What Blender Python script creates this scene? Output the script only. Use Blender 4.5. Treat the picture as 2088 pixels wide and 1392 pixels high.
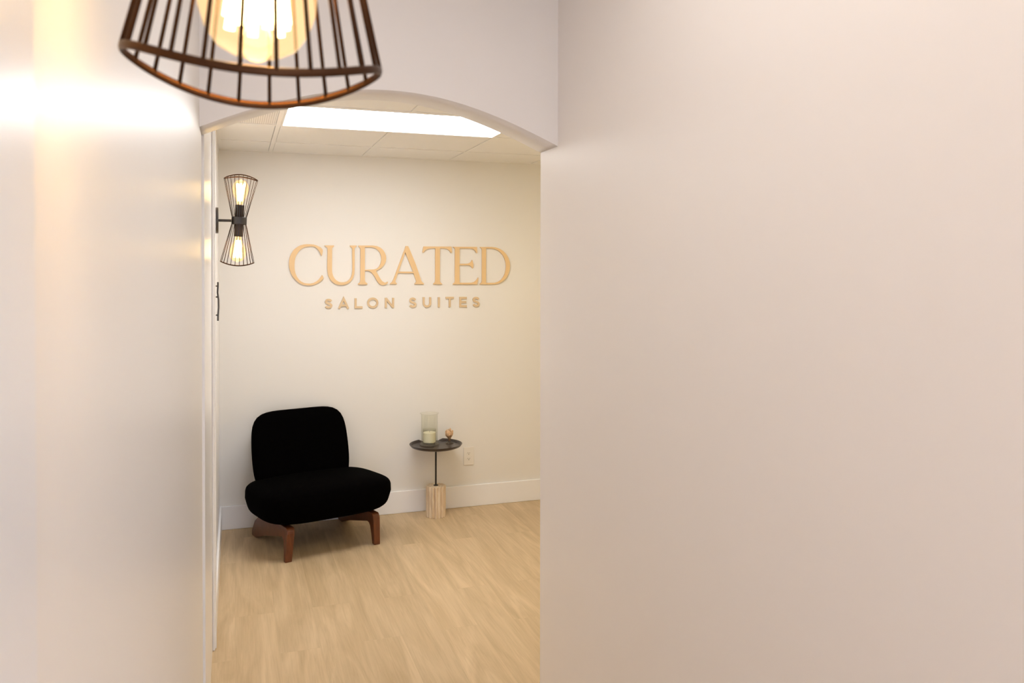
import bpy, bmesh, math, random
from mathutils import Vector, Matrix
from mathutils.geometry import tessellate_polygon
random.seed(4)
PI = math.pi
for o in list(bpy.data.objects): bpy.data.objects.remove(o)
SC = bpy.context.scene
COL = SC.collection

# ---------------------------------------------------------------- camera
F_PX, W_PX = 1658.5, 2088.0
CAM_Z = 1.664
YAW, TILT, ROLL = 0.3287, 0.010, 0.001
cam = bpy.data.cameras.new('camera')
cam.sensor_fit = 'HORIZONTAL'; cam.sensor_width = 36.0
cam.lens = F_PX / W_PX * 36.0
cam.shift_y = -126.8 / W_PX
cam.clip_start = 0.02
cam.dof.use_dof = True; cam.dof.focus_distance = 4.9; cam.dof.aperture_fstop = 11.0
camo = bpy.data.objects.new('camera', cam); COL.objects.link(camo)
camo.matrix_world = (Matrix.Translation((0, 0, CAM_Z)) @ Matrix.Rotation(-YAW, 4, 'Z')
                     @ Matrix.Rotation(PI/2 - TILT, 4, 'X') @ Matrix.Rotation(ROLL, 4, 'Z'))
SC.camera = camo
# ---------------------------------------------------------------- world, view
wd = bpy.data.worlds.new('world'); SC.world = wd; wd.use_nodes = True
wd.node_tree.nodes['Background'].inputs[0].default_value = (0.80, 0.84, 1.0, 1)
wd.node_tree.nodes['Background'].inputs[1].default_value = 5.6
SC.view_settings.view_transform = 'Standard'
SC.view_settings.look = 'None'; SC.view_settings.gamma = 1.0
SC.view_settings.use_curve_mapping = False
SC.view_settings.exposure = 0.0
TROFFER = 12.0          # emission of the ceiling panel over the lounge
HALL_FILL = 3.5
HALL_FILL_REAR = 5.0
GLOBE_FILL = 25.0
#            # emission of the unseen corridor panels and globe added as fill
FILAMENT = 20.0        # emission of the bulb filaments
BULB_W = 0.34           # watts of light given by each bulb

# ---------------------------------------------------------------- materials
def mat(name, col, rough=0.5, metal=0.0, emit=None, estr=0.0, spec=0.5, var=0.0, vscale=6.0, bump=0.0, bscale=200.0, coat=0.0):
    m = bpy.data.materials.new(name); m.use_nodes = True
    nt = m.node_tree; b = nt.nodes['Principled BSDF']
    b.inputs['Base Color'].default_value = (*col, 1); b.inputs['Roughness'].default_value = rough
    b.inputs['Metallic'].default_value = metal; b.inputs['Specular IOR Level'].default_value = spec
    b.inputs['Coat Weight'].default_value = coat
    if emit: b.inputs['Emission Color'].default_value = (*emit, 1); b.inputs['Emission Strength'].default_value = estr
    tc = nt.nodes.new('ShaderNodeTexCoord')
    if var:
        n = nt.nodes.new('ShaderNodeTexNoise'); n.inputs['Scale'].default_value = vscale; n.inputs['Detail'].default_value = 4
        nt.links.new(tc.outputs['Object'], n.inputs['Vector'])
        r = nt.nodes.new('ShaderNodeValToRGB')
        r.color_ramp.elements[0].position = .3; r.color_ramp.elements[1].position = .7
        r.color_ramp.elements[0].color = (*[c*(1-var) for c in col], 1)
        r.color_ramp.elements[1].color = (*[min(1, c*(1+var)) for c in col], 1)
        nt.links.new(n.outputs['Fac'], r.inputs['Fac']); nt.links.new(r.outputs['Color'], b.inputs['Base Color'])
    if bump:
        n = nt.nodes.new('ShaderNodeTexNoise'); n.inputs['Scale'].default_value = bscale; n.inputs['Detail'].default_value = 2
        nt.links.new(tc.outputs['Object'], n.inputs['Vector'])
        bp = nt.nodes.new('ShaderNodeBump'); bp.inputs['Strength'].default_value = bump; bp.inputs['Distance'].default_value = 0.001
        nt.links.new(n.outputs['Fac'], bp.inputs['Height']); nt.links.new(bp.outputs['Normal'], b.inputs['Normal'])
    return m

def grain(nt, lo, hi, vec_scale, nscale, dist=1.2):
    tc = nt.nodes.new('ShaderNodeTexCoord'); mp = nt.nodes.new('ShaderNodeMapping')
    mp.inputs['Scale'].default_value = vec_scale
    n = nt.nodes.new('ShaderNodeTexNoise'); n.inputs['Scale'].default_value = nscale
    n.inputs['Detail'].default_value = 6; n.inputs['Distortion'].default_value = dist
    nt.links.new(tc.outputs['Object'], mp.inputs['Vector']); nt.links.new(mp.outputs['Vector'], n.inputs['Vector'])
    r = nt.nodes.new('ShaderNodeValToRGB'); r.color_ramp.elements[0].position = .3; r.color_ramp.elements[1].position = .7
    r.color_ramp.elements[0].color = (*lo, 1); r.color_ramp.elements[1].color = (*hi, 1)
    nt.links.new(n.outputs['Fac'], r.inputs['Fac'])
    return r.outputs['Color']

M = {}
M['wall'] = mat('painted_wall', (.845, .82, .78), .42, bump=.06, bscale=260)
M['wall_gloss'] = mat('semi_gloss_wall', (.87, .85, .83), .34, bump=.02, bscale=90, spec=.30)
M['hall_wall'] = mat('corridor_wall', (.87, .83, .80), .4, bump=.05, bscale=260)
M['hall_wall_lit'] = mat('corridor_wall_lit', (.93, .875, .84), .42, bump=.05, bscale=260)  # same corridor paint, lightened to stand in for more light on this wall
M['casing'] = mat('cool_white_casing', (.83, .845, .88), .3)
M['trim'] = mat('white_trim', (.93, .92, .93), .25)
M['tile'] = mat('ceiling_tile', (.965, .95, .925), .9, bump=.3, bscale=350)
M['tbar'] = mat('ceiling_bar', (.96, .945, .92), .6)
M['dark_gap'] = mat('dark_gap', (.10, .09, .08), .9)
M['black'] = mat('black_metal', (.018, .013, .011), .38, spec=.6)
M['cage'] = mat('cage_metal', (.060, .026, .011), .42, metal=.9)
M['fabric'] = mat('black_boucle', (.0012, .001, .001), 1.0, spec=.02, bump=.5, bscale=300)
M['gold'] = mat('tan_letter', (.80, .56, .30), .42, metal=.15, bump=.05)
M['gold_small'] = mat('tan_small_letter', (.72, .54, .33), .5, metal=.1)
M['plastic'] = mat('outlet_plastic', (.86, .81, .73), .35)
M['slot'] = mat('slot', (.08, .05, .035), .7)
M['wax'] = mat('wax', (.95, .90, .74), .5)
M['dried'] = mat('dried_petals', (.74, .48, .27), .7, var=.3, vscale=90)
M['stem'] = mat('dried_stem', (.35, .22, .13), .7)
M['light'] = mat('panel_light', (.9, .9, .9), .5, emit=(1, 1.0, 1.0), estr=TROFFER)
M['hall_fill'] = mat('hall_fill_panel', (.9, .9, .9), .5, emit=(1, .96, .92), estr=HALL_FILL)
M['hall_fill_rear'] = mat('rear_fill_panel', (.9, .9, .9), .5, emit=(.98, .96, .99), estr=HALL_FILL_REAR)
M['globe'] = mat('globe_fill_light', (.9, .9, .9), .5, emit=(1, .74, .28), estr=GLOBE_FILL)
M['filament'] = mat('filament', (1, .8, .4), .5, emit=(1, .72, .34), estr=FILAMENT)

def mk_wood():
    m = bpy.data.materials.new('walnut'); m.use_nodes = True; nt = m.node_tree; b = nt.nodes['Principled BSDF']
    nt.links.new(grain(nt, (.09, .024, .008), (.175, .052, .015), (14, 14, 1.6), 6), b.inputs['Base Color'])
    b.inputs['Roughness'].default_value = .33
    return m
M['wood'] = mk_wood()

def mk_travertine():
    m = bpy.data.materials.new('travertine'); m.use_nodes = True; nt = m.node_tree; b = nt.nodes['Principled BSDF']
    nt.links.new(grain(nt, (.62, .45, .28), (.88, .74, .55), (1, 1, .12), 60, .6), b.inputs['Base Color'])
    b.inputs['Roughness'].default_value = .6
    return m
M['travertine'] = mk_travertine()

def mk_floor():
    m = bpy.data.materials.new('oak_planks'); m.use_nodes = True; nt = m.node_tree; b = nt.nodes['Principled BSDF']
    L = nt.links.new
    tc = nt.nodes.new('ShaderNodeTexCoord')
    mp = nt.nodes.new('ShaderNodeMapping'); mp.inputs['Rotation'].default_value = (0, 0, PI/2)
    L(tc.outputs['Object'], mp.inputs['Vector'])
    br = nt.nodes.new('ShaderNodeTexBrick')
    br.offset = .37; br.inputs['Scale'].default_value = 1.0
    br.inputs['Brick Width'].default_value = 1.22; br.inputs['Row Height'].default_value = .18
    br.inputs['Mortar Size'].default_value = .0009; br.inputs['Mortar Smooth'].default_value = .4
    br.inputs['Color1'].default_value = (0, 0, 0, 1); br.inputs['Color2'].default_value = (1, 1, 1, 1)
    br.inputs['Mortar'].default_value = (.5, .5, .5, 1)
    L(mp.outputs['Vector'], br.inputs['Vector'])
    # grain is shifted from plank to plank
    add = nt.nodes.new('ShaderNodeVectorMath'); add.operation = 'MULTIPLY_ADD'
    add.inputs[1].default_value = (7, 7, 7)
    L(br.outputs['Color'], add.inputs[0]); L(tc.outputs['Object'], add.inputs[2])
    mp2 = nt.nodes.new('ShaderNodeMapping'); mp2.inputs['Scale'].default_value = (8, 1.0, 1)
    L(add.outputs[0], mp2.inputs['Vector'])
    n1 = nt.nodes.new('ShaderNodeTexNoise'); n1.inputs['Scale'].default_value = 1.1; n1.inputs['Detail'].default_value = 8; n1.inputs['Distortion'].default_value = 1.9
    L(mp2.outputs['Vector'], n1.inputs['Vector'])
    mp3 = nt.nodes.new('ShaderNodeMapping'); mp3.inputs['Scale'].default_value = (90, 3.5, 1)
    L(add.outputs[0], mp3.inputs['Vector'])
    n2 = nt.nodes.new('ShaderNodeTexNoise'); n2.inputs['Scale'].default_value = 1.0; n2.inputs['Detail'].default_value = 6; n2.inputs['Distortion'].default_value = 1.0
    L(mp3.outputs['Vector'], n2.inputs['Vector'])
    r1 = nt.nodes.new('ShaderNodeValToRGB'); r1.color_ramp.elements[0].position = .28; r1.color_ramp.elements[1].position = .72
    r1.color_ramp.elements[0].color = (.53, .385, .22, 1); r1.color_ramp.elements[1].color = (.70, .53, .33, 1)
    L(n1.outputs['Fac'], r1.inputs['Fac'])
    r2 = nt.nodes.new('ShaderNodeValToRGB'); r2.color_ramp.elements[0].position = .3; r2.color_ramp.elements[1].position = .6
    r2.color_ramp.elements[0].color = (.90, .885, .86, 1); r2.color_ramp.elements[1].color = (1, 1, 1, 1)
    L(n2.outputs['Fac'], r2.inputs['Fac'])
    r3 = nt.nodes.new('ShaderNodeMapRange'); r3.inputs['To Min'].default_value = .96; r3.inputs['To Max'].default_value = 1.04
    L(br.outputs['Color'], r3.inputs['Value'])
    mx = nt.nodes.new('ShaderNodeMix'); mx.data_type = 'RGBA'; mx.blend_type = 'MULTIPLY'; mx.inputs[0].default_value = 1
    L(r1.outputs['Color'], mx.inputs[6]); L(r2.outputs['Color'], mx.inputs[7])
    vm = nt.nodes.new('ShaderNodeVectorMath'); vm.operation = 'SCALE'
    L(mx.outputs[2], vm.inputs[0]); L(r3.outputs['Result'], vm.inputs['Scale'])
    seam = nt.nodes.new('ShaderNodeMapRange'); seam.inputs['To Min'].default_value = 1.0; seam.inputs['To Max'].default_value = .95
    L(br.outputs['Fac'], seam.inputs['Value'])
    vm2 = nt.nodes.new('ShaderNodeVectorMath'); vm2.operation = 'SCALE'
    L(vm.outputs[0], vm2.inputs[0]); L(seam.outputs['Result'], vm2.inputs['Scale'])
    L(vm2.outputs[0], b.inputs['Base Color'])
    b.inputs['Roughness'].default_value = .5; b.inputs['Specular IOR Level'].default_value = .35
    return m
M['floor'] = mk_floor()

def mk_clear(name, tint, gloss=.12, rough=.03, emit=0.0, ecol=(1, .7, .3)):
    # thin blown glass: mostly see-through, fresnel reflection, a faint tint
    m = bpy.data.materials.new(name); m.use_nodes = True; nt = m.node_tree
    for n in list(nt.nodes): nt.nodes.remove(n)
    L = nt.links.new
    out = nt.nodes.new('ShaderNodeOutputMaterial'); tr = nt.nodes.new('ShaderNodeBsdfTransparent'); tr.inputs[0].default_value = (*tint, 1)
    gl = nt.nodes.new('ShaderNodeBsdfGlossy'); gl.inputs['Roughness'].default_value = rough
    lw = nt.nodes.new('ShaderNodeLayerWeight'); lw.inputs['Blend'].default_value = .5
    pw = nt.nodes.new('ShaderNodeMath'); pw.operation = 'POWER'; pw.inputs[1].default_value = 3.0; L(lw.outputs['Facing'], pw.inputs[0])
    ml = nt.nodes.new('ShaderNodeMath'); ml.operation = 'MULTIPLY_ADD'; ml.inputs[1].default_value = gloss; ml.inputs[2].default_value = .03; L(pw.outputs[0], ml.inputs[0])
    mx = nt.nodes.new('ShaderNodeMixShader'); L(ml.outputs[0], mx.inputs[0]); L(tr.outputs[0], mx.inputs[1]); L(gl.outputs[0], mx.inputs[2])
    last = mx.outputs[0]
    if emit:
        em = nt.nodes.new('ShaderNodeEmission'); em.inputs[0].default_value = (*ecol, 1); em.inputs[1].default_value = emit
        ad = nt.nodes.new('ShaderNodeAddShader'); L(last, ad.inputs[0]); L(em.outputs[0], ad.inputs[1]); last = ad.outputs[0]
    L(last, out.inputs[0])
    return m
M['clear'] = mk_clear('clear_glass', (.982, .982, .955), .30)
M['jar'] = mk_clear('jar_glass', (.985, .985, .95), .25)
M['foot_glass'] = mk_clear('foot_glass', (.78, .74, .70), .5)
M['amber'] = mk_clear('amber_bulb_glass', (.98, .90, .72), .3, emit=.34, ecol=(1, .66, .30))
M['bulb_stem'] = mk_clear('bulb_inner_glass', (.97, .9, .75), .6, emit=.55, ecol=(1, .72, .38))

def mk_perf():
    m = bpy.data.materials.new('perforated_metal'); m.use_nodes = True; nt = m.node_tree; b = nt.nodes['Principled BSDF']; L = nt.links.new
    tc = nt.nodes.new('ShaderNodeTexCoord'); vo = nt.nodes.new('ShaderNodeTexVoronoi')
    vo.inputs['Scale'].default_value = 95; vo.inputs['Randomness'].default_value = 0
    L(tc.outputs['Object'], vo.inputs['Vector'])
    r = nt.nodes.new('ShaderNodeValToRGB'); r.color_ramp.elements[0].position = .25; r.color_ramp.elements[1].position = .32
    r.color_ramp.elements[0].color = (.5, .47, .42, 1); r.color_ramp.elements[1].color = (.92, .9, .87, 1)
    L(vo.outputs['Distance'], r.inputs['Fac']); L(r.outputs['Color'], b.inputs['Base Color'])
    return m
M['perf'] = mk_perf()

# ---------------------------------------------------------------- mesh helpers
def link(name, bm, m, parent=None, smooth=False, bevel=0.0, mats=None):
    bmesh.ops.recalc_face_normals(bm, faces=bm.faces)
    me = bpy.data.meshes.new(name); bm.to_mesh(me); bm.free()
    for x in (mats or [m]): me.materials.append(x)
    if smooth:
        for p in me.polygons: p.use_smooth = True
    o = bpy.data.objects.new(name, me); COL.objects.link(o)
    if parent is not None: o.parent = parent
    if bevel:
        md = o.modifiers.new('bevel', 'BEVEL'); md.width = bevel; md.segments = 3; md.limit_method = 'ANGLE'; md.angle_limit = .6
    return o
def thing(name, label, cat, loc=(0, 0, 0), rotz=0.0, group=None):
    o = bpy.data.objects.new(name, None); COL.objects.link(o); o.empty_display_size = .1
    o.location = loc; o.rotation_euler = (0, 0, rotz); o['label'] = label; o['category'] = cat
    if group: o['group'] = group
    return o
def tag(o, label, cat, group=None):
    o['label'] = label; o['category'] = cat
    if group: o['group'] = group
    return o
def struct(name, bm, m, label=None, **k):
    o = link(name, bm, m, **k); o['kind'] = 'structure'
    if label: o['label'] = label
    return o
def box(bm, x0, x1, y0, y1, z0, z1):
    v = [bm.verts.new(p) for p in ((x0, y0, z0), (x1, y0, z0), (x1, y1, z0), (x0, y1, z0), (x0, y0, z1), (x1, y0, z1), (x1, y1, z1), (x0, y1, z1))]
    for f in ((3, 2, 1, 0), (4, 5, 6, 7), (0, 1, 5, 4), (1, 2, 6, 5), (2, 3, 7, 6), (3, 0, 4, 7)): bm.faces.new([v[i] for i in f])
def boxm(*a):
    bm = bmesh.new(); box(bm, *a); return bm
def tube(bm, pts, r, n=8, closed=False, cap=True, up=None):
    # r: number or list of (a, b) half sizes along normal / binormal
    P = [Vector(p) for p in pts]; N = len(P); rings = []
    for i, p in enumerate(P):
        if closed: t = P[(i+1) % N] - P[i-1]
        else: t = P[min(i+1, N-1)] - P[max(i-1, 0)]
        t.normalize()
        u = Vector(up) if up else (Vector((0, 0, 1)) if abs(t.z) < .9 else Vector((0, 1, 0)))
        a = t.cross(u).normalized(); b = a.cross(t).normalized()
        rr = r[i] if isinstance(r, (list, tuple)) and isinstance(r[0], (list, tuple)) else ((r, r) if not isinstance(r, (list, tuple)) else (r[0], r[1]))
        rings.append([bm.verts.new(p + a*rr[0]*math.cos(2*PI*(k+.5)/n) + b*rr[1]*math.sin(2*PI*(k+.5)/n)) for k in range(n)])
    for i in range(N if closed else N-1):
        A, B = rings[i], rings[(i+1) % N]
        for k in range(n): bm.faces.new((A[k], A[(k+1) % n], B[(k+1) % n], B[k]))
    if cap and not closed:
        bm.faces.new(rings[0][::-1]); bm.faces.new(rings[-1])
def lathe(bm, prof, n=48, c=(0, 0, 0), cap0=True, cap1=True, fn=None):
    rings = []
    for r, z in prof:
        ring = []
        for k in range(n):
            a = 2*PI*k/n; rr = r*(fn(a) if fn else 1)
            ring.append(bm.verts.new((c[0]+rr*math.cos(a), c[1]+rr*math.sin(a), c[2]+z)))
        rings.append(ring)
    for A, B in zip(rings, rings[1:]):
        for k in range(n): bm.faces.new((A[k], A[(k+1) % n], B[(k+1) % n], B[k]))
    if cap0: bm.faces.new(rings[0][::-1])
    if cap1: bm.faces.new(rings[-1])
def lathem(*a, **k):
    bm = bmesh.new(); lathe(bm, *a, **k); return bm

# ================================================================ THE SETTING
WL1, WL2 = -.103, -.095       # corridor left wall, lounge left wall
WR = 1.103                    # corridor right wall
YA, YB = 2.724, 2.898         # front and back face of the arched header
YBACK = 5.5366                # lounge back wall
CH = 2.44                     # lounge ceiling
HH = 2.85                     # corridor ceiling
XR, YH = 3.7, -2.6            # lounge right wall, corridor rear end
struct('floor', boxm(-1.6, XR+.1, YH-1.4, YBACK+.1, -.08, 0), M['floor'])
struct('wall_left', boxm(WL1-.12, WL1, YH, YB, 0, HH), M['wall_gloss'], label='glossy corridor wall beside the near lamp')
struct('wall_left_lounge', boxm(WL1-.12, WL2, YB, YBACK, 0, CH+.1), M['trim'])
struct('wall_back', boxm(WL1-.12, XR+.1, YBACK, YBACK+.1, 0, CH+.1), M['wall'])
struct('wall_right', boxm(WR, WR+.12, YH, YB, 0, HH), M['hall_wall_lit'])
struct('wall_right_lounge', boxm(XR, XR+.1, YA, YBACK, 0, CH+.1), M['wall'])
struct('wall_front_lounge', boxm(WR+.12, XR, YA, YB, 0, CH+.1), M['wall'])
struct('ceiling_corridor', boxm(WL1-.12, WR+.12, YH, YA, HH, HH+.08), M['hall_wall'])
# rear end of the corridor: a doorway open to daylight
bm = bmesh.new()
box(bm, WL1-.12, .12, YH-.1, YH, 0, HH); box(bm, 1.0, WR+.12, YH-.1, YH, 0, HH); box(bm, .12, 1.0, YH-.1, YH, 2.1, HH)
struct('wall_rear', bm, M['hall_wall'])

# arched header across the corridor
def header():
    bm = bmesh.new(); n = 64; zs, rise = 2.114, .157
    fr, bk = [], []
    for i in range(n+1):
        t = i/n; x = WL1+(WR-WL1)*t; u = 2*t-1
        z = zs + rise*(.35*(1-u*u)+.65*math.cos(PI*u/2))   # flat crown, straighter haunches
        fr.append((bm.verts.new((x, YA, z)), bm.verts.new((x, YA, HH))))
        bk.append((bm.verts.new((x, YB, z)), bm.verts.new((x, YB, HH))))
    for i in range(n):
        bm.faces.new((fr[i][0], fr[i+1][0], fr[i+1][1], fr[i][1]))
        bm.faces.new((bk[i+1][0], bk[i][0], bk[i][1], bk[i+1][1]))
        f = bm.faces.new((fr[i+1][0], fr[i][0], bk[i][0], bk[i+1][0])); f.smooth = True
        bm.faces.new((fr[i][1], fr[i+1][1], bk[i+1][1], bk[i][1]))
    for a, b in ((fr[0], bk[0]), (bk[-1], fr[-1])): bm.faces.new((a[0], a[1], b[1], b[0]))
    return bm
struct('wall_header', header(), M['hall_wall'])

# door casings on the left wall, seen almost edge on
bm = bmesh.new()
box(bm, WL2, WL2+.011, 3.775, 3.855, 0, CH); box(bm, WL2, WL2+.016, 3.795, 3.835, 0, CH)
struct('trim_1', bm, M['trim'], bevel=.004, label='white vertical casing on the left wall')
struct('trim_2', boxm(WL1, WL1+.010, .30, .458, 0, HH), M['casing'], bevel=.003, label='white casing nearest the camera')
# baseboards
def baseboard(name, x0, x1, y0, y1):
    bm = boxm(x0, x1, y0, y1, 0, .152)
    return struct(name, bm, M['trim'], bevel=.004)
baseboard('baseboard_back', WL2, XR, YBACK-.015, YBACK)
baseboard('baseboard_left', WL2, WL2+.014, 3.856, YBACK-.015)
baseboard('baseboard_right', XR-.015, XR, YB, YBACK-.015)

# dropped ceiling of the lounge: tiles and bars
GX, GW = .222, .605
XB = [GX+GW*i for i in range(0, 6)]
YBARS = [5.118, 4.516, 3.927, 3.32]
bm = bmesh.new()
def tile(x0, x1, y0, y1):
    if x1 > x0+.02 and y1 > y0+.02: box(bm, x0, x1, y0, y1, CH+.0005, CH+.014)
xs = [WL2-.01] + XB + [XR]; ys = [YB-.0] + sorted(YBARS) + [YBACK]
h_ = .0146
for i in range(len(xs)-1):
    for j in range(len(ys)-1):
        if abs(ys[j]-3.927) < .01 and xs[i] in (XB[0], XB[1]): continue      # the light panel
        if abs(ys[j]-3.927) < .01 and i == 0: continue                        # the vent
        tile(xs[i]+h_, xs[i+1]-h_, ys[j]+h_, ys[j+1]-h_)
struct('ceiling', bm, M['tile'])
bm = bmesh.new()
for x in XB:
    if abs(x-XB[1]) < .01:
        box(bm, x-.012, x+.012, YB, 3.927-.012, CH-.002, CH+.008); box(bm, x-.012, x+.012, 4.516+.012, YBACK-.022, CH-.002, CH+.008)
    else: box(bm, x-.012, x+.012, YB, YBACK-.022, CH-.002, CH+.008)
for y in YBARS: box(bm, WL2+.02, XR, y-.012, y+.012, CH-.0021, CH+.008)
box(bm, WL2, XR, YBACK-.021, YBACK, CH-.002, CH+.006); box(bm, WL2, WL2+.02, YB, YBACK-.021, CH-.002, CH+.006)
struct('ceiling_grid', bm, M['tbar'])
struct('ceiling_plenum', boxm(WL1-.12, XR+.1, YB, YBACK+.1, CH+.08, CH+.12), M['dark_gap'])

# ================================================================ CEILING LIGHTS AND VENT
lt = thing('ceiling_light', 'wide glowing white light panel set in the tiled lounge ceiling', 'light', (XB[0]+GW, 4.22, CH))
def lpan(x0, x1, y0, y1, z, parent, em, name='diffuser'):
    return link(name, boxm(x0, x1, y0, y1, z, z+.006), em, parent)
lpan(-.583, .583, -.277, .277, .001, lt, M['light'])
bm = bmesh.new()
for a in ((-.592, .592, -.281, -.276), (-.592, .592, .276, .281), (-.592, -.583, -.276, .276), (.583, .592, -.276, .276)):
    box(bm, a[0], a[1], a[2], a[3], -.004, .02)
link('frame', bm, M['tbar'], lt)
for yc, em, lab in ((1.3, 'hall_fill', 'unseen glowing panel added to light the corridor in front of the arch'),
                    (-.9, 'hall_fill_rear', 'unseen glowing panel added to light the corridor behind the camera')):
    hl = thing('corridor_fill_light', lab, 'light', (.5, yc, HH))  # out of view, added to even out the corridor lighting
    link('diffuser', boxm(-.29, .29, -.59, .59, -.02, -.012), M[em], hl)
    link('frame', boxm(-.31, .31, -.61, .61, -.0115, -.0005), M['tbar'], hl)
gl = thing('added_globe', 'unseen warm globe added as fill light at the right end of the lounge', 'lamp', (2.6, 3.8, CH))  # out of view, added to warm and brighten the right of the lounge
link('canopy', lathem([(.06, -.024), (.06, -.0025)], n=32), M['black'], gl)
bm = bmesh.new(); tube(bm, [(0, 0, -.0241), (0, 0, -.75)], .006, n=10); link('rod', bm, M['black'], gl)
link('globe', lathem([(.11*math.sin(PI*k/24)+.0005, -.86+.11*math.cos(PI*k/24)) for k in range(25)], n=32), M['globe'], gl, smooth=True)
vt = tag(link('ceiling_vent', boxm(WL2+.021, XB[0]-h_, 3.927+h_, 4.516-h_, CH+.001, CH+.008), M['perf']),
         'perforated metal air vent panel left of the glowing ceiling panel', 'vent')

# ================================================================ WALL SCONCES
OFF = .117                     # lamp axis to wall
RX, RY, SAD = .0805, .052, .0185
TILT_CAGE = .045
def rt(bm):
    bmesh.ops.rotate(bm, verts=bm.verts, cent=(OFF, 0, 0), matrix=Matrix.Rotation(TILT_CAGE, 3, 'Y')); return bm
def sconce(loc, label):
    g = 'double cage wall lamps on the left wall'
    t = thing('wall_sconce', label, 'lamp', loc, 0, g)
    bm = bmesh.new(); tube(bm, [(.0005, 0, 0), (.020, 0, 0)], .064, n=48)
    link('backplate', bm, M['black'], t, bevel=.002)
    bm = bmesh.new(); tube(bm, [(.0201, 0, 0), (OFF-.037, 0, 0)], .0065, n=16)
    link('arm', bm, M['black'], t, smooth=False)
    bm = bmesh.new()
    lathe(bm, [(.0355, -.019), (.0365, -.017), (.0365, .017), (.0355, .019)], c=(OFF, 0, 0), fn=lambda a: 1/math.sqrt(math.cos(a)**2+(math.sin(a)/.72)**2))
    link('collar', rt(bm), M['black'], t)
    for s in (1, -1):
        sh = link('cage_shade', bmesh.new(), M['cage'], t)
        bm = bmesh.new(); NB = 24
        for k in range(NB):
            a = 2*PI*(k+.5)/NB
            b = (OFF+.034*math.cos(a), .025*math.sin(a), s*.015)
            e = (OFF+RX*math.cos(a), RY*math.sin(a), s*(.2055+SAD*math.sin(a)**2))
            tube(bm, [b, e], .0014, n=8)
        rt(bm).to_mesh(sh.data); bm.free()
        for p in sh.data.polygons: p.use_smooth = True
        bm = bmesh.new(); pts = []
        for k in range(96):
            a = 2*PI*k/96; pts.append((OFF+RX*math.cos(a), RY*math.sin(a), s*(.2055+SAD*math.sin(a)**2)))
        tube(bm, pts, (.0013, .0028), n=10, closed=True, up=(0, 0, 1))
        link('rim', rt(bm), M['cage'], sh, smooth=True)
        bm = bmesh.new(); lathe(bm, [(.018, s*.0), (.022, s*.002), (.022, s*.076), (.0205, s*.079), (.015, s*.079), (.015, s*.07)], c=(OFF, 0, 0), n=32)
        so = link('socket', rt(bm), M['black'], t)
        # teardrop bulb
        prof = [(.0135, .072), (.0135, .082), (.017, .095), (.024, .110), (.0315, .127), (.0365, .144), (.0382, .158), (.0368, .173), (.0325, .186), (.0255, .196), (.0165, .2010), (.0080, .2032), (.0008, .2038)]
        bm = bmesh.new(); lathe(bm, [(r, s*z) for r, z in prof], c=(OFF, 0, 0), n=48)
        bu = link('bulb', rt(bm), M['amber'], t, smooth=True)
        bm = bmesh.new()
        lathe(bm, [(.0045, s*.08), (.0045, s*.176), (.0080, s*.185), (.0098, s*.194), (.0085, s*.2015), (.0050, s*.2052), (.0006, s*.2064)], c=(OFF, 0, 0), n=24)
        link('glass_stem', rt(bm), M['bulb_stem'], bu, smooth=True)
        bm = bmesh.new()
        for k in range(12):
            a = 2*PI*(k+.25)/12
            tube(bm, [(OFF+.0085*math.cos(a), .0085*math.sin(a), s*.098), (OFF+.0185*math.cos(a), .0185*math.sin(a), s*(.179+.006*(k % 2)))], .0038, n=6)
        link('filament', rt(bm), M['filament'], bu, smooth=True)
        pl = bpy.data.lights.new('bulb_glow', 'POINT'); pl.energy = BULB_W; pl.color = (1, .68, .37); pl.shadow_soft_size = .02
        po = bpy.data.objects.new('bulb_glow', pl); COL.objects.link(po); po.parent = bu; po.location = (OFF+s*.14*math.sin(TILT_CAGE), 0, s*.14)
    return t
far = sconce((WL2, 4.28, 1.9135), 'whole black double cage wall lamp with two lit bulbs, on lounge left wall')
def copy_tree(o, parent=None):
    c = o.copy(); COL.objects.link(c); c.parent = parent
    for ch in list(o.children): copy_tree(ch, c)
    return c
near = copy_tree(far)
near.location = (WL1+.0042, .557, 1.798+.2055); near.rotation_euler = (0, -.024, 0)
near['label'] = 'large nearby black cage wall lamp with glowing amber bulb, cut off by top of photo'

# thin black sign seen edge on, on pegs
bm = bmesh.new()
pts = [(.0165, 0, -.098), (.0165, 0, -.075), (.0195, 0, -.03), (.019, 0, .01), (.0145, 0, .045), (.0165, 0, .075), (.0165, 0, .098)]
tube(bm, [(x, 0, z*.98) for x, _, z in pts], (.0045, .012), n=8, up=(0, 1, 0))
sg = thing('wall_bar', 'thin black metal bar held off the left wall by three pegs, below far wall lamp', 'wall fixture', (WL2, 4.30, 1.512))
link('bar', bm, M['black'], sg)
for z in (.076, .022, -.068):
    bm = bmesh.new(); tube(bm, [(.0005, 0, z), (.015, 0, z)], .0035, n=10); link('peg', bm, M['black'], sg)

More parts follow.
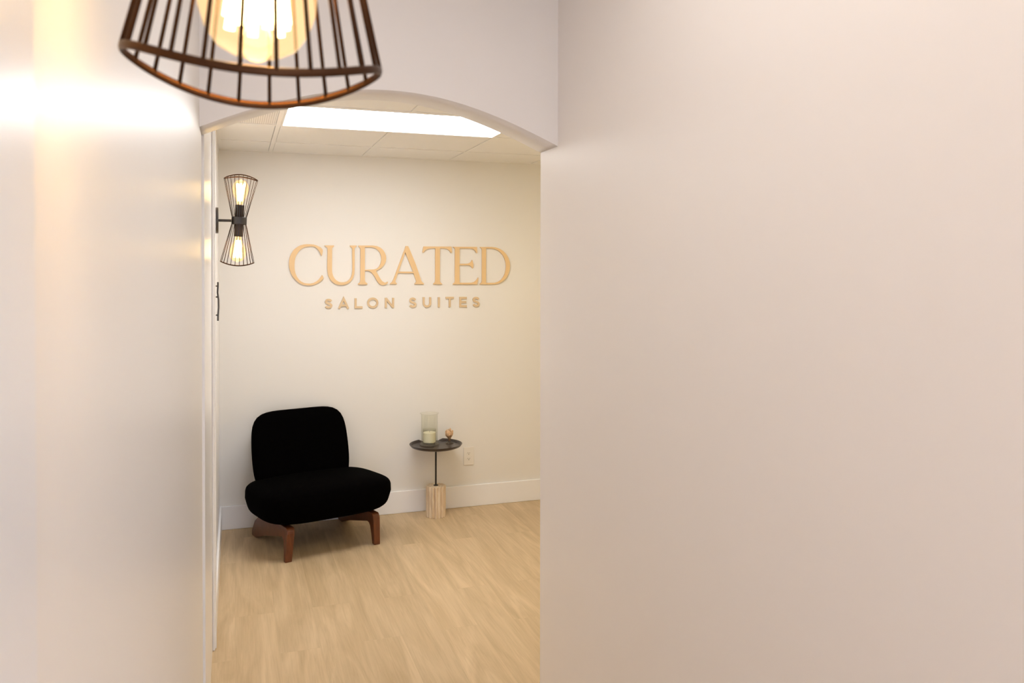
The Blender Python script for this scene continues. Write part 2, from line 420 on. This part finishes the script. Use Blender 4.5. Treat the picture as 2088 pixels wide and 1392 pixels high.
# ================================================================ LETTERING
BIG_LETTERS=[["C",[[[0.4708,1.8414],[0.4963,1.8397],[0.5145,1.8343],[0.5437,1.8196],[0.554,1.8084],[0.5565,1.7972],[0.5546,1.7822],[0.5502,1.7642],[0.5443,1.7664],[0.5381,1.7821],[0.5327,1.7933],[0.5217,1.8082],[0.5053,1.8211],[0.4889,1.8247],[0.4708,1.825],[0.449,1.8218],[0.4308,1.8157],[0.4127,1.8036],[0.3982,1.7868],[0.3874,1.77],[0.3801,1.7514],[0.3757,1.7292],[0.3739,1.7069],[0.3741,1.6846],[0.3762,1.6661],[0.3805,1.6475],[0.3887,1.6271],[0.4012,1.6084],[0.4156,1.5953],[0.4337,1.5859],[0.4518,1.5821],[0.4736,1.5812],[0.4954,1.5856],[0.5137,1.5956],[0.5284,1.6079],[0.5413,1.6247],[0.5512,1.6389],[0.56,1.6246],[0.5607,1.6134],[0.554,1.604],[0.543,1.5939],[0.5283,1.5835],[0.51,1.575],[0.4917,1.5695],[0.4735,1.567],[0.4553,1.5668],[0.4336,1.5699],[0.4155,1.5767],[0.3975,1.5873],[0.3796,1.6037],[0.3635,1.6234],[0.351,1.6457],[0.3422,1.6698],[0.3379,1.692],[0.337,1.7142],[0.3388,1.7365],[0.3435,1.7568],[0.3508,1.7754],[0.3616,1.794],[0.3749,1.8097],[0.3912,1.8228],[0.4092,1.8326],[0.4291,1.8387],[0.449,1.8412]]]],["U",[[[0.5658,1.8348],[0.6304,1.8354],[0.6296,1.8278],[0.6174,1.8146],[0.6162,1.6772],[0.6176,1.6546],[0.6224,1.6338],[0.6316,1.6161],[0.6445,1.6017],[0.6593,1.593],[0.6761,1.5891],[0.6947,1.5894],[0.7134,1.5946],[0.7285,1.6059],[0.7398,1.6221],[0.7466,1.643],[0.7493,1.6695],[0.7486,1.8156],[0.7347,1.8276],[0.7329,1.8363],[0.7799,1.8367],[0.778,1.828],[0.7666,1.8176],[0.7655,1.6695],[0.7639,1.6429],[0.7578,1.6221],[0.748,1.6031],[0.734,1.5869],[0.7171,1.576],[0.6965,1.5701],[0.676,1.5683],[0.6537,1.5707],[0.6333,1.5784],[0.6148,1.5924],[0.6001,1.6113],[0.5902,1.6339],[0.5855,1.6584],[0.5837,1.6847],[0.586,1.8143],[0.5798,1.8218],[0.5676,1.8273]]]],["R",[[[0.7901,1.8368],[0.888,1.8377],[0.9148,1.8341],[0.9378,1.8248],[0.957,1.8084],[0.9704,1.7885],[0.9781,1.7674],[0.9792,1.7463],[0.9752,1.7251],[0.9663,1.7059],[0.9509,1.6886],[0.9316,1.6752],[0.9105,1.6637],[0.9181,1.6495],[0.9296,1.628],[0.943,1.6061],[0.9545,1.5933],[0.9699,1.5856],[0.9815,1.5878],[0.9865,1.5932],[0.9919,1.5866],[0.9853,1.5762],[0.9718,1.5694],[0.9544,1.5664],[0.939,1.5704],[0.9256,1.5812],[0.9122,1.6004],[0.8989,1.6254],[0.8856,1.6446],[0.8723,1.6572],[0.8571,1.6637],[0.8342,1.6649],[0.8341,1.6046],[0.8386,1.5893],[0.8511,1.5809],[0.8511,1.5709],[0.7878,1.5714],[0.7878,1.579],[0.7999,1.5888],[0.803,1.6048],[0.8036,1.816],[0.7912,1.8273]],
[[0.8347,1.8235],[0.8804,1.8235],[0.9013,1.8187],[0.9205,1.8066],[0.9346,1.7883],[0.9434,1.7653],[0.9452,1.7423],[0.9413,1.7193],[0.9317,1.6982],[0.9163,1.6817],[0.8991,1.6759],[0.8343,1.6733]]]],["A",[[[1.0041,1.5731],[1.0041,1.5785],[1.0171,1.5889],[1.0277,1.6076],[1.1063,1.8192],[1.1119,1.8361],[1.131,1.8362],[1.1488,1.7964],[1.185,1.7082],[1.2084,1.6406],[1.2212,1.6005],[1.2298,1.5877],[1.2405,1.5792],[1.2418,1.5716],[1.1748,1.572],[1.1748,1.5783],[1.1847,1.5867],[1.1839,1.5985],[1.1664,1.6483],[1.0602,1.6485],[1.0432,1.5992],[1.0432,1.5887],[1.0529,1.579],[1.0529,1.5728]],
[[1.1097,1.7899],[1.1635,1.661],[1.0649,1.6611]]]],["T",[[[1.2368,1.8351],[1.4381,1.836],[1.4415,1.792],[1.4305,1.7906],[1.4261,1.8004],[1.4151,1.8119],[1.3998,1.8186],[1.3822,1.821],[1.3551,1.8212],[1.3547,1.5977],[1.3577,1.587],[1.3695,1.5772],[1.3695,1.5708],[1.3067,1.5712],[1.3067,1.5775],[1.3172,1.5873],[1.3198,1.5979],[1.3203,1.8205],[1.2951,1.8203],[1.2778,1.8185],[1.2604,1.8133],[1.2475,1.8034],[1.2388,1.7907],[1.2285,1.7927]]]],["E",[[[1.4482,1.8352],[1.6242,1.8359],[1.6264,1.7918],[1.6174,1.7909],[1.6084,1.8081],[1.5927,1.8192],[1.5726,1.8225],[1.4968,1.8224],[1.4967,1.7164],[1.5545,1.7173],[1.5702,1.7225],[1.5805,1.7325],[1.5859,1.7433],[1.5913,1.7411],[1.593,1.7261],[1.5971,1.7131],[1.5966,1.7002],[1.5939,1.6829],[1.588,1.6838],[1.5804,1.695],[1.5688,1.7023],[1.5545,1.7044],[1.4966,1.7044],[1.4964,1.5833],[1.5812,1.5828],[1.5991,1.587],[1.6135,1.5965],[1.6239,1.6094],[1.6306,1.6202],[1.6343,1.618],[1.6306,1.5921],[1.6238,1.5692],[1.4477,1.5703],[1.4477,1.5767],[1.4584,1.5844],[1.461,1.5951],[1.4614,1.8178],[1.4579,1.825],[1.4491,1.8284]]]],["D",[[[1.6445,1.8356],[1.7306,1.8364],[1.7625,1.8336],[1.7923,1.8238],[1.8184,1.8088],[1.8405,1.787],[1.8567,1.7617],[1.8673,1.7311],[1.8705,1.7026],[1.8672,1.6698],[1.8565,1.6391],[1.8403,1.6129],[1.8173,1.592],[1.792,1.5773],[1.7645,1.5705],[1.7348,1.5685],[1.6441,1.5691],[1.6441,1.5756],[1.6554,1.5833],[1.6586,1.5941],[1.6589,1.8163],[1.6558,1.8249],[1.6454,1.8292]],
[[1.6911,1.8239],[1.726,1.8237],[1.7534,1.8205],[1.7772,1.8111],[1.7982,1.7955],[1.8152,1.7768],[1.828,1.7529],[1.8359,1.7267],[1.8386,1.7004],[1.8362,1.6698],[1.8293,1.6436],[1.8173,1.62],[1.7998,1.6008],[1.7783,1.5878],[1.7531,1.5819],[1.6907,1.5818]]]]]
SMALL_LETTERS=[["S",[[[[0.6105,1.4618],[0.6088,1.4637],[0.6072,1.4656],[0.6055,1.4674],[0.6034,1.4688],[0.6011,1.47],[0.5984,1.4708],[0.5956,1.4714],[0.5929,1.4716],[0.59,1.4714],[0.587,1.4708],[0.5842,1.4699],[0.5819,1.4686],[0.58,1.4667],[0.5784,1.4644],[0.5773,1.462],[0.5768,1.4596],[0.5769,1.4574],[0.5776,1.4551],[0.5789,1.453],[0.5807,1.4511],[0.5833,1.4496],[0.5866,1.4485],[0.5901,1.4474],[0.5936,1.4462],[0.597,1.4449],[0.6006,1.4436],[0.6039,1.4423],[0.6065,1.4407],[0.6084,1.4388],[0.6098,1.4366],[0.6106,1.4344],[0.6108,1.4321],[0.6102,1.4298],[0.609,1.4273],[0.6073,1.425],[0.6053,1.4232],[0.6027,1.4219],[0.5997,1.421],[0.5965,1.4204],[0.5935,1.4202],[0.5906,1.4204],[0.5877,1.421],[0.585,1.4219],[0.5825,1.423],[0.5805,1.4244],[0.5788,1.426],[0.5772,1.4278],[0.5755,1.4295]],0]]],["A",[[[[0.6621,1.412],[0.6922,1.4796],[0.722,1.4111]],0],
[[[0.6751,1.4331],[0.7091,1.4326]],0]]],["L",[[[[0.7719,1.4803],[0.7717,1.4194],[0.8184,1.4186]],0]]],["O",[[[[0.9184,1.4474],[0.9178,1.4417],[0.916,1.4362],[0.9131,1.4311],[0.9092,1.4267],[0.9045,1.4231],[0.8991,1.4205],[0.8933,1.4189],[0.8872,1.4184],[0.8812,1.4191],[0.8754,1.4208],[0.87,1.4236],[0.8653,1.4274],[0.8615,1.4319],[0.8587,1.437],[0.8569,1.4425],[0.8563,1.4483],[0.8569,1.454],[0.8587,1.4595],[0.8616,1.4646],[0.8654,1.469],[0.8702,1.4726],[0.8755,1.4752],[0.8813,1.4768],[0.8874,1.4773],[0.8935,1.4767],[0.8993,1.4749],[0.9046,1.4721],[0.9094,1.4684],[0.9132,1.4639],[0.9161,1.4588],[0.9178,1.4532]],1]]],["N",[[[[0.9767,1.4129],[0.9769,1.4813]],0],
[[[1.0262,1.4121],[1.0264,1.4807]],0],
[[[0.9769,1.4788],[1.0262,1.4146]],0]]],["S",[[[[1.1806,1.464],[1.1789,1.466],[1.1772,1.4681],[1.1754,1.47],[1.1733,1.4716],[1.1709,1.4728],[1.1682,1.4738],[1.1653,1.4744],[1.1625,1.4746],[1.1596,1.4743],[1.1565,1.4737],[1.1537,1.4727],[1.1513,1.4713],[1.1493,1.4693],[1.1477,1.4668],[1.1465,1.4641],[1.146,1.4616],[1.1461,1.4592],[1.1469,1.4567],[1.1481,1.4544],[1.15,1.4524],[1.1527,1.4508],[1.156,1.4495],[1.1597,1.4483],[1.1632,1.4471],[1.1668,1.4457],[1.1704,1.4443],[1.1738,1.4429],[1.1765,1.4411],[1.1785,1.4391],[1.1799,1.4368],[1.1807,1.4343],[1.1809,1.4319],[1.1803,1.4294],[1.1791,1.4267],[1.1773,1.4242],[1.1752,1.4222],[1.1727,1.4208],[1.1696,1.4198],[1.1663,1.4192],[1.1632,1.419],[1.1602,1.4192],[1.1573,1.4198],[1.1544,1.4208],[1.1519,1.422],[1.1499,1.4235],[1.1481,1.4252],[1.1464,1.4271],[1.1447,1.429]],0]]],["U",[[[[1.2393,1.4833],[1.2392,1.4418],[1.2398,1.4367],[1.2415,1.4318],[1.2443,1.4275],[1.2479,1.4238],[1.2524,1.421],[1.2573,1.4192],[1.2625,1.4186],[1.2677,1.4191],[1.2726,1.4207],[1.2771,1.4234],[1.2808,1.4269],[1.2836,1.4312],[1.2853,1.4361],[1.2859,1.4412],[1.286,1.4828]],0]]],["I",[[[[1.3473,1.4821],[1.3472,1.4122]],0]]],["T",[[[[1.3959,1.4772],[1.4549,1.4766]],0],
[[[1.4253,1.4769],[1.4252,1.4119]],0]]],["E",[[[[1.5491,1.4755],[1.5019,1.476],[1.5018,1.4176],[1.549,1.4169]],0],
[[[1.5018,1.4468],[1.5445,1.4462]],0]]],["S",[[[[1.6358,1.4644],[1.634,1.4665],[1.6323,1.4686],[1.6304,1.4705],[1.6282,1.4722],[1.6256,1.4734],[1.6228,1.4744],[1.6198,1.475],[1.6168,1.4752],[1.6137,1.475],[1.6105,1.4743],[1.6075,1.4733],[1.605,1.4718],[1.6029,1.4698],[1.6012,1.4673],[1.6,1.4645],[1.5995,1.4619],[1.5996,1.4594],[1.6003,1.4569],[1.6017,1.4545],[1.6037,1.4525],[1.6065,1.4508],[1.61,1.4495],[1.6139,1.4483],[1.6176,1.447],[1.6213,1.4456],[1.6252,1.4442],[1.6287,1.4427],[1.6316,1.4409],[1.6336,1.4388],[1.6351,1.4364],[1.636,1.4339],[1.6362,1.4314],[1.6356,1.4288],[1.6343,1.4261],[1.6325,1.4235],[1.6303,1.4215],[1.6275,1.4201],[1.6243,1.419],[1.6208,1.4184],[1.6176,1.4182],[1.6144,1.4184],[1.6113,1.4191],[1.6084,1.4201],[1.6057,1.4213],[1.6035,1.4228],[1.6017,1.4246],[1.5999,1.4266],[1.5981,1.4284]],0]]]]

def big_letter(ch, splines, label):
    cu = bpy.data.curves.new('letter', 'CURVE'); cu.dimensions = '2D'; cu.fill_mode = 'BOTH'
    cu.extrude = .0055; cu.bevel_depth = .0005; cu.bevel_resolution = 0; cu.offset = -.0012
    x0 = min(p[0] for p in splines[0]); z0 = min(p[1] for p in splines[0])
    for sp in splines:
        s = cu.splines.new('POLY'); s.points.add(len(sp)-1); s.use_cyclic_u = True
        for i, p in enumerate(sp): s.points[i].co = (p[0]-x0, p[1]-z0, 0, 1)
    tmp = bpy.data.objects.new('letter_tmp', cu); COL.objects.link(tmp)
    dg = bpy.context.evaluated_depsgraph_get(); dg.update()
    me = bpy.data.meshes.new_from_object(tmp.evaluated_get(dg)); bpy.data.objects.remove(tmp)
    me.materials.clear(); me.materials.append(M['gold'])
    me.transform(Matrix.Rotation(PI/2, 4, 'X'))
    o = bpy.data.objects.new('letter', me); COL.objects.link(o); o.location = (x0, YBACK-.0063, z0)
    return tag(o, label, 'letter', 'large serif wall letters')
BL = {'C': 'large tan serif letter C that starts the upper word', 'U': 'large tan serif letter U between the large C and R',
      'R': 'large tan serif letter R between the large U and A', 'A': 'large tan serif letter A in the middle of the upper word',
      'T': 'large tan serif letter T between the large A and E', 'E': 'large tan serif letter E between the large T and D',
      'D': 'large tan serif letter D that ends the upper word'}
for ch, sp in BIG_LETTERS: big_letter(ch, sp, BL[ch])

def stroke(bm, pts, closed, w, y0, y1):
    P = [Vector((p[0], p[1])) for p in pts]; n = len(P); Lf, Rt = [], []
    for i in range(n):
        if closed: a, b = P[i-1], P[(i+1) % n]
        else: a, b = P[max(i-1, 0)], P[min(i+1, n-1)]
        d1 = (P[i]-a) if (closed or i > 0) else (b-P[i]); d2 = (b-P[i]) if (closed or i < n-1) else d1
        d1 = d1.normalized(); d2 = d2.normalized()
        n1 = Vector((-d1.y, d1.x)); n2 = Vector((-d2.y, d2.x)); m = (n1+n2).normalized()
        k = (w/2)/max(.45, m.dot(n1)); Lf.append(P[i]+m*k); Rt.append(P[i]-m*k)
    q = []
    for l, r in zip(Lf, Rt):
        q.append([bm.verts.new((l.x, y0, l.y)), bm.verts.new((r.x, y0, r.y)), bm.verts.new((r.x, y1, r.y)), bm.verts.new((l.x, y1, l.y))])
    for i in range(n if closed else n-1):
        A, B = q[i], q[(i+1) % n]
        for k in range(4): bm.faces.new((A[k], A[(k+1) % 4], B[(k+1) % 4], B[k]))
    if not closed: bm.faces.new(q[0][::-1]); bm.faces.new(q[-1])
SL = ['small tan letter S that starts the left word of the lower line', 'small tan letter A, second of the lower left word',
      'small tan letter L between the small A and O', 'small tan letter O between the small L and N', 'small tan letter N that ends the lower left word',
      'small tan letter S that starts the lower right word', 'small tan letter U, second of the lower right word',
      'small tan letter I, the single upright stroke between the small U and T', 'small tan letter T between the small I and E',
      'small tan letter E between the small T and the last S', 'small tan letter S that ends the lower right word']
for (ch, sts), lab in zip(SMALL_LETTERS, SL):
    xs_ = [p[0] for s, c in sts for p in s]; zs_ = [p[1] for s, c in sts for p in s]; x0, z0 = min(xs_), min(zs_)
    bm = bmesh.new()
    for i, (s, c) in enumerate(sts):
        stroke(bm, [(p[0]-x0, p[1]-z0) for p in s], c, .0142, -.0045+.0002*i, .0045-.0002*i)
    o = link('letter', bm, M['gold_small']); o.location = (x0, YBACK-.0052, z0)
    tag(o, lab, 'letter', 'small wall letters')

# ================================================================ SLIPPER CHAIR
def pillow(outline, th, n=72, m=14, e=.55, e2=.55, dome=None):
    # closed cushion: outline(theta)->(u, v); th half thickness (front, back)
    bm = bmesh.new(); rings = []
    for side in (1, -1):
        for j in range(m+1):
            if side == -1 and j == m: continue
            a = (PI/2)*(j/m) if side == 1 else (PI/2)*(j/m)
            s = max(math.sin(a), 0)**e; t = max(math.cos(a), 0)**e2*side
            rings.append((side, j, s, t))
    order = [r for r in rings if r[0] == 1] + [r for r in rings if r[0] == -1][::-1]
    prev = None; first = None
    for side, j, s, t in order:
        if j == 0:
            v = bm.verts.new((0, 0, (th[0] if side > 0 else th[1])*t)); cur = [v]
        else:
            cur = []
            for k in range(n):
                u, w = outline(2*PI*k/n); cur.append(bm.verts.new((u*s, w*s, (th[0] if side > 0 else th[1])*t)))
        if prev is not None:
            if len(prev) == 1:
                for k in range(n): bm.faces.new((prev[0], cur[k], cur[(k+1) % n]))
            elif len(cur) == 1:
                for k in range(n): bm.faces.new((prev[(k+1) % n], prev[k], cur[0]))
            else:
                for k in range(n): bm.faces.new((prev[k], prev[(k+1) % n], cur[(k+1) % n], cur[k]))
        prev = cur
    return bm
def sgn(v): return -1 if v < 0 else 1
def sup(a, b, p):
    def f(t):
        c, s = math.cos(t), math.sin(t)
        r = 1/((abs(c)**p+abs(s)**p)**(1/p)); return (a*c*r, b*s*r)
    return f
CA = math.radians(15)
ch = thing('slipper_chair', 'low black upholstered slipper chair with short brown wooden legs, in lounge corner', 'chair', (.478, 5.14, 0), CA)
# seat
bm = pillow(sup(.406, .335, 3.9), (.102, .122), e=.46, e2=.40)
for v in bm.verts:
    x, y, z = v.co
    z += .006*(1-(x/.415)**2) * (1 if z > 0 else .3)
    if z < 0: y *= 1 + .12*z/.115; x *= 1+.06*z/.115
    z -= .06*(y)
    v.co = (x, y-.03, z+.296)
link('seat', bm, M['fabric'], ch, smooth=True)
# backrest
def outl(t):
    c, s = math.cos(t), math.sin(t); p = 5.6 if s > 0 else 4.2
    r = 1/((abs(c)**p+abs(s)**p)**(1/p)); u, w = .312*c*r, .28*s*r
    u *= 1-.07*max(0, w/.28)**2 - .10*max(0, -w/.28)**2
    return (u, w)
bm = pillow(outl, (.062, .055), e=.33, e2=.6)
for v in bm.verts:
    u, w, d = v.co
    # local: x = u, height = w, front = -y
    y = -d + .20*(-(u*u)) + .02
    z = w
    th = math.radians(-14)
    yy = y*math.cos(th)-z*math.sin(th); zz = y*math.sin(th)+z*math.cos(th)
    v.co = (u-.014, yy+.235, zz+.503)
link('backrest', bm, M['fabric'], ch, smooth=True)
# legs and rails
def prism(bm, prof, x0, x1):
    a = [bm.verts.new((x0(y, z) if callable(x0) else x0, y, z)) for y, z in prof]; b = [bm.verts.new((x1(y, z) if callable(x1) else x1, y, z)) for y, z in prof]
    n = len(prof)
    for i in range(n): bm.faces.new((a[i], a[(i+1) % n], b[(i+1) % n], b[i]))
    bm.faces.new(a[::-1]); bm.faces.new(b)
for s in (-1, 1):
    spl = lambda z: s*(.268 + .022*(1-z/.2))
    # front leg, curved shoulder and a rail that runs down to the floor at the rear, in one bent piece
    prof = [(-.290, 0), (-.258, 0), (-.250, .075), (-.243, .108), (-.228, .124), (-.205, .128), (.10, .052), (.26, .001), (.315, .0), (.325, .008), (.325, .03), (.28, .10), (.20, .150), (-.05, .185), (-.275, .196), (-.290, .192), (-.300, .180), (-.303, .165)]
    def bx_(y, z): return s*(.262 + .012*(1-z/.2) + .03*max(0, y+.1))
    bm = bmesh.new()
    n_ = len(prof); va, vb = [], []
    for y, z in prof:
        hw = .0225-.003*(1-z/.2)
        va.append(bm.verts.new((bx_(y, z)-hw, y, z))); vb.append(bm.verts.new((bx_(y, z)+hw, y, z)))
    for k in range(n_): bm.faces.new((va[k], va[(k+1) % n_], vb[(k+1) % n_], vb[k]))
    for tri in tessellate_polygon([[Vector((y, z, 0)) for y, z in prof]]):
        bm.faces.new([va[q] for q in tri]); bm.faces.new([vb[q] for q in tri][::-1])
    link('leg_frame', bm, M['wood'], ch, bevel=.004)

# ================================================================ SIDE TABLE
TX, TY = 1.291, 5.383
tb = thing('side_table', 'small round black side table on a fluted cream stone base, by the back wall', 'table', (TX, TY, 0))
bm = bmesh.new()
fl = lambda a: 1-.075*abs(math.sin(a*8))**1.0*0-.17*(1-abs(math.sin(a*8)))**.9
lathe(bm, [(.0655, 0), (.0672, .003), (.0672, .206), (.0655, .209)], n=192, fn=fl)
link('base', bm, M['travertine'], tb)
bm = bmesh.new(); lathe(bm, [(.016, .2092), (.016, .213), (.0062, .215), (.0062, .462), (.012, .468)], n=24)
link('pole', bm, M['black'], tb)
bm = bmesh.new()
lathe(bm, [(.012, .4645), (.09, .4655), (.145, .4690), (.168, .4780), (.1775, .4900), (.1785, .4935), (.1755, .4945), (.168, .4880), (.163, .4818), (.02, .4800)], n=72)
def mk_tray():
    m = mat('dark_tray', (.026, .014, .010), .3, spec=.6); return m
link('tray', bm, mk_tray(), tb, smooth=False)
ZT = .4825
# hurricane candle holder
hc = thing('hurricane_glass', 'tall clear glass cylinder standing around the jar candle on the side table', 'candle holder', (1.253, 5.412, ZT))
bm = bmesh.new()
lathe(bm, [(.058, .0115), (.0565, .013), (.0560, .205), (.0595, .212), (.0650, .214), (.0650, .2155), (.0585, .2145), (.0545, .206), (.0545, .013)], n=64, cap0=False, cap1=False)
link('cylinder', bm, M['clear'], hc, smooth=True)
bm = bmesh.new(); lathe(bm, [(.061, .0001), (.067, .004), (.066, .008), (.058, .010), (.054, .0105)], n=64)
link('foot', bm, M['foot_glass'], hc, smooth=True)
jc = thing('jar_candle', 'cream candle in a short clear glass jar inside the tall glass cylinder', 'candle', (1.253, 5.412, ZT+.0112))
bm = bmesh.new(); lathe(bm, [(.043, 0), (.0455, .004), (.0455, .092), (.0465, .094), (.0440, .094), (.0435, .090), (.0435, .078)], n=48, cap1=False)
link('jar', bm, M['jar'], jc, smooth=True)
bm = bmesh.new(); lathe(bm, [(.040, .006), (.0428, .010), (.0428, .072), (.040, .0745), (.012, .0735)], n=48)
link('wax', bm, M['wax'], jc)
bm = bmesh.new(); tube(bm, [(0, 0, .073), (.001, 0, .08), (.003, 0, .085)], .0009, n=6)
link('wick', bm, M['slot'], jc)
# little dried bloom in a glass foot
fv = thing('dried_flower_stand', 'small tan dried bloom on a flared clear glass foot at the right of the table', 'ornament', (1.392, 5.405, ZT))
bm = bmesh.new(); lathe(bm, [(.0275, .0), (.0275, .0015), (.016, .010), (.008, .017), (.0065, .024), (.0105, .032), (.0115, .036)], n=32)
link('glass_foot', bm, M['foot_glass'], fv, smooth=True)
rnd = random.Random(7)
bm = bmesh.new(); tube(bm, [(0, 0, .020), (0, 0, .045)], .0055, n=10); link('stem', bm, M['stem'], fv)
fb = bmesh.new()
for k in range(20):
    a = rnd.random()*2*PI; rr = .005+.018*math.sqrt(rnd.random()); h0 = .034+.010*rnd.random(); h1 = .084+.040*rnd.random()*(1-rr/.03)
    x0, y0 = .45*rr*math.cos(a), .45*rr*math.sin(a); x1, y1 = 1.25*rr*math.cos(a), 1.25*rr*math.sin(a)
    pts = [(x0, y0, h0), (x1, y1, (h0+h1)/2-.006), (x1*1.05, y1*1.05, h1-.006), (x1*.82, y1*.82, h1)]
    tube(fb, pts, [(.002, .0015), (.0052, .0024), (.005, .0022), (.001, .0008)], n=8, up=(math.cos(a), math.sin(a), .01))
link('bloom', fb, M['dried'], fv, smooth=True)

# ================================================================ OUTLET
ol = thing('wall_outlet', 'white double power outlet on the back wall right of the side table', 'outlet', (1.5645, YBACK, .357))
link('cover_plate', boxm(-.0385, .0385, -.0065, -.0005, -.064, .064), M['plastic'], ol, bevel=.003)
for zc in (.0195, -.0195):
    bm = bmesh.new()
    n = 24; a = []; 
    prof = [(.0165*math.cos(2*PI*k/n), max(-.0125, min(.0125, .0165*math.sin(2*PI*k/n)))) for k in range(n)]
    A_ = [bm.verts.new((x, -.0082, z+zc)) for x, z in prof]; B_ = [bm.verts.new((x, -.0060, z+zc)) for x, z in prof]
    for i in range(n): bm.faces.new((A_[i], B_[i], B_[(i+1) % n], A_[(i+1) % n]))
    bm.faces.new(A_); bm.faces.new(B_[::-1])
    rc = link('receptacle', bm, M['plastic'], ol)
    bm = bmesh.new()
    box(bm, -.0070, -.0050, -.0086, -.0080, zc-.001, zc+.0075); box(bm, .0050, .0070, -.0086, -.0080, zc-.0005, zc+.0065)
    tube(bm, [(0, -.0087, zc-.0065), (0, -.0080, zc-.0065)], .0027, n=12)
    link('slots', bm, M['slot'], rc)
bm = bmesh.new(); tube(bm, [(0, -.0078, 0), (0, -.0062, 0)], .0026, n=12); link('screw', bm, M['plastic'], ol)
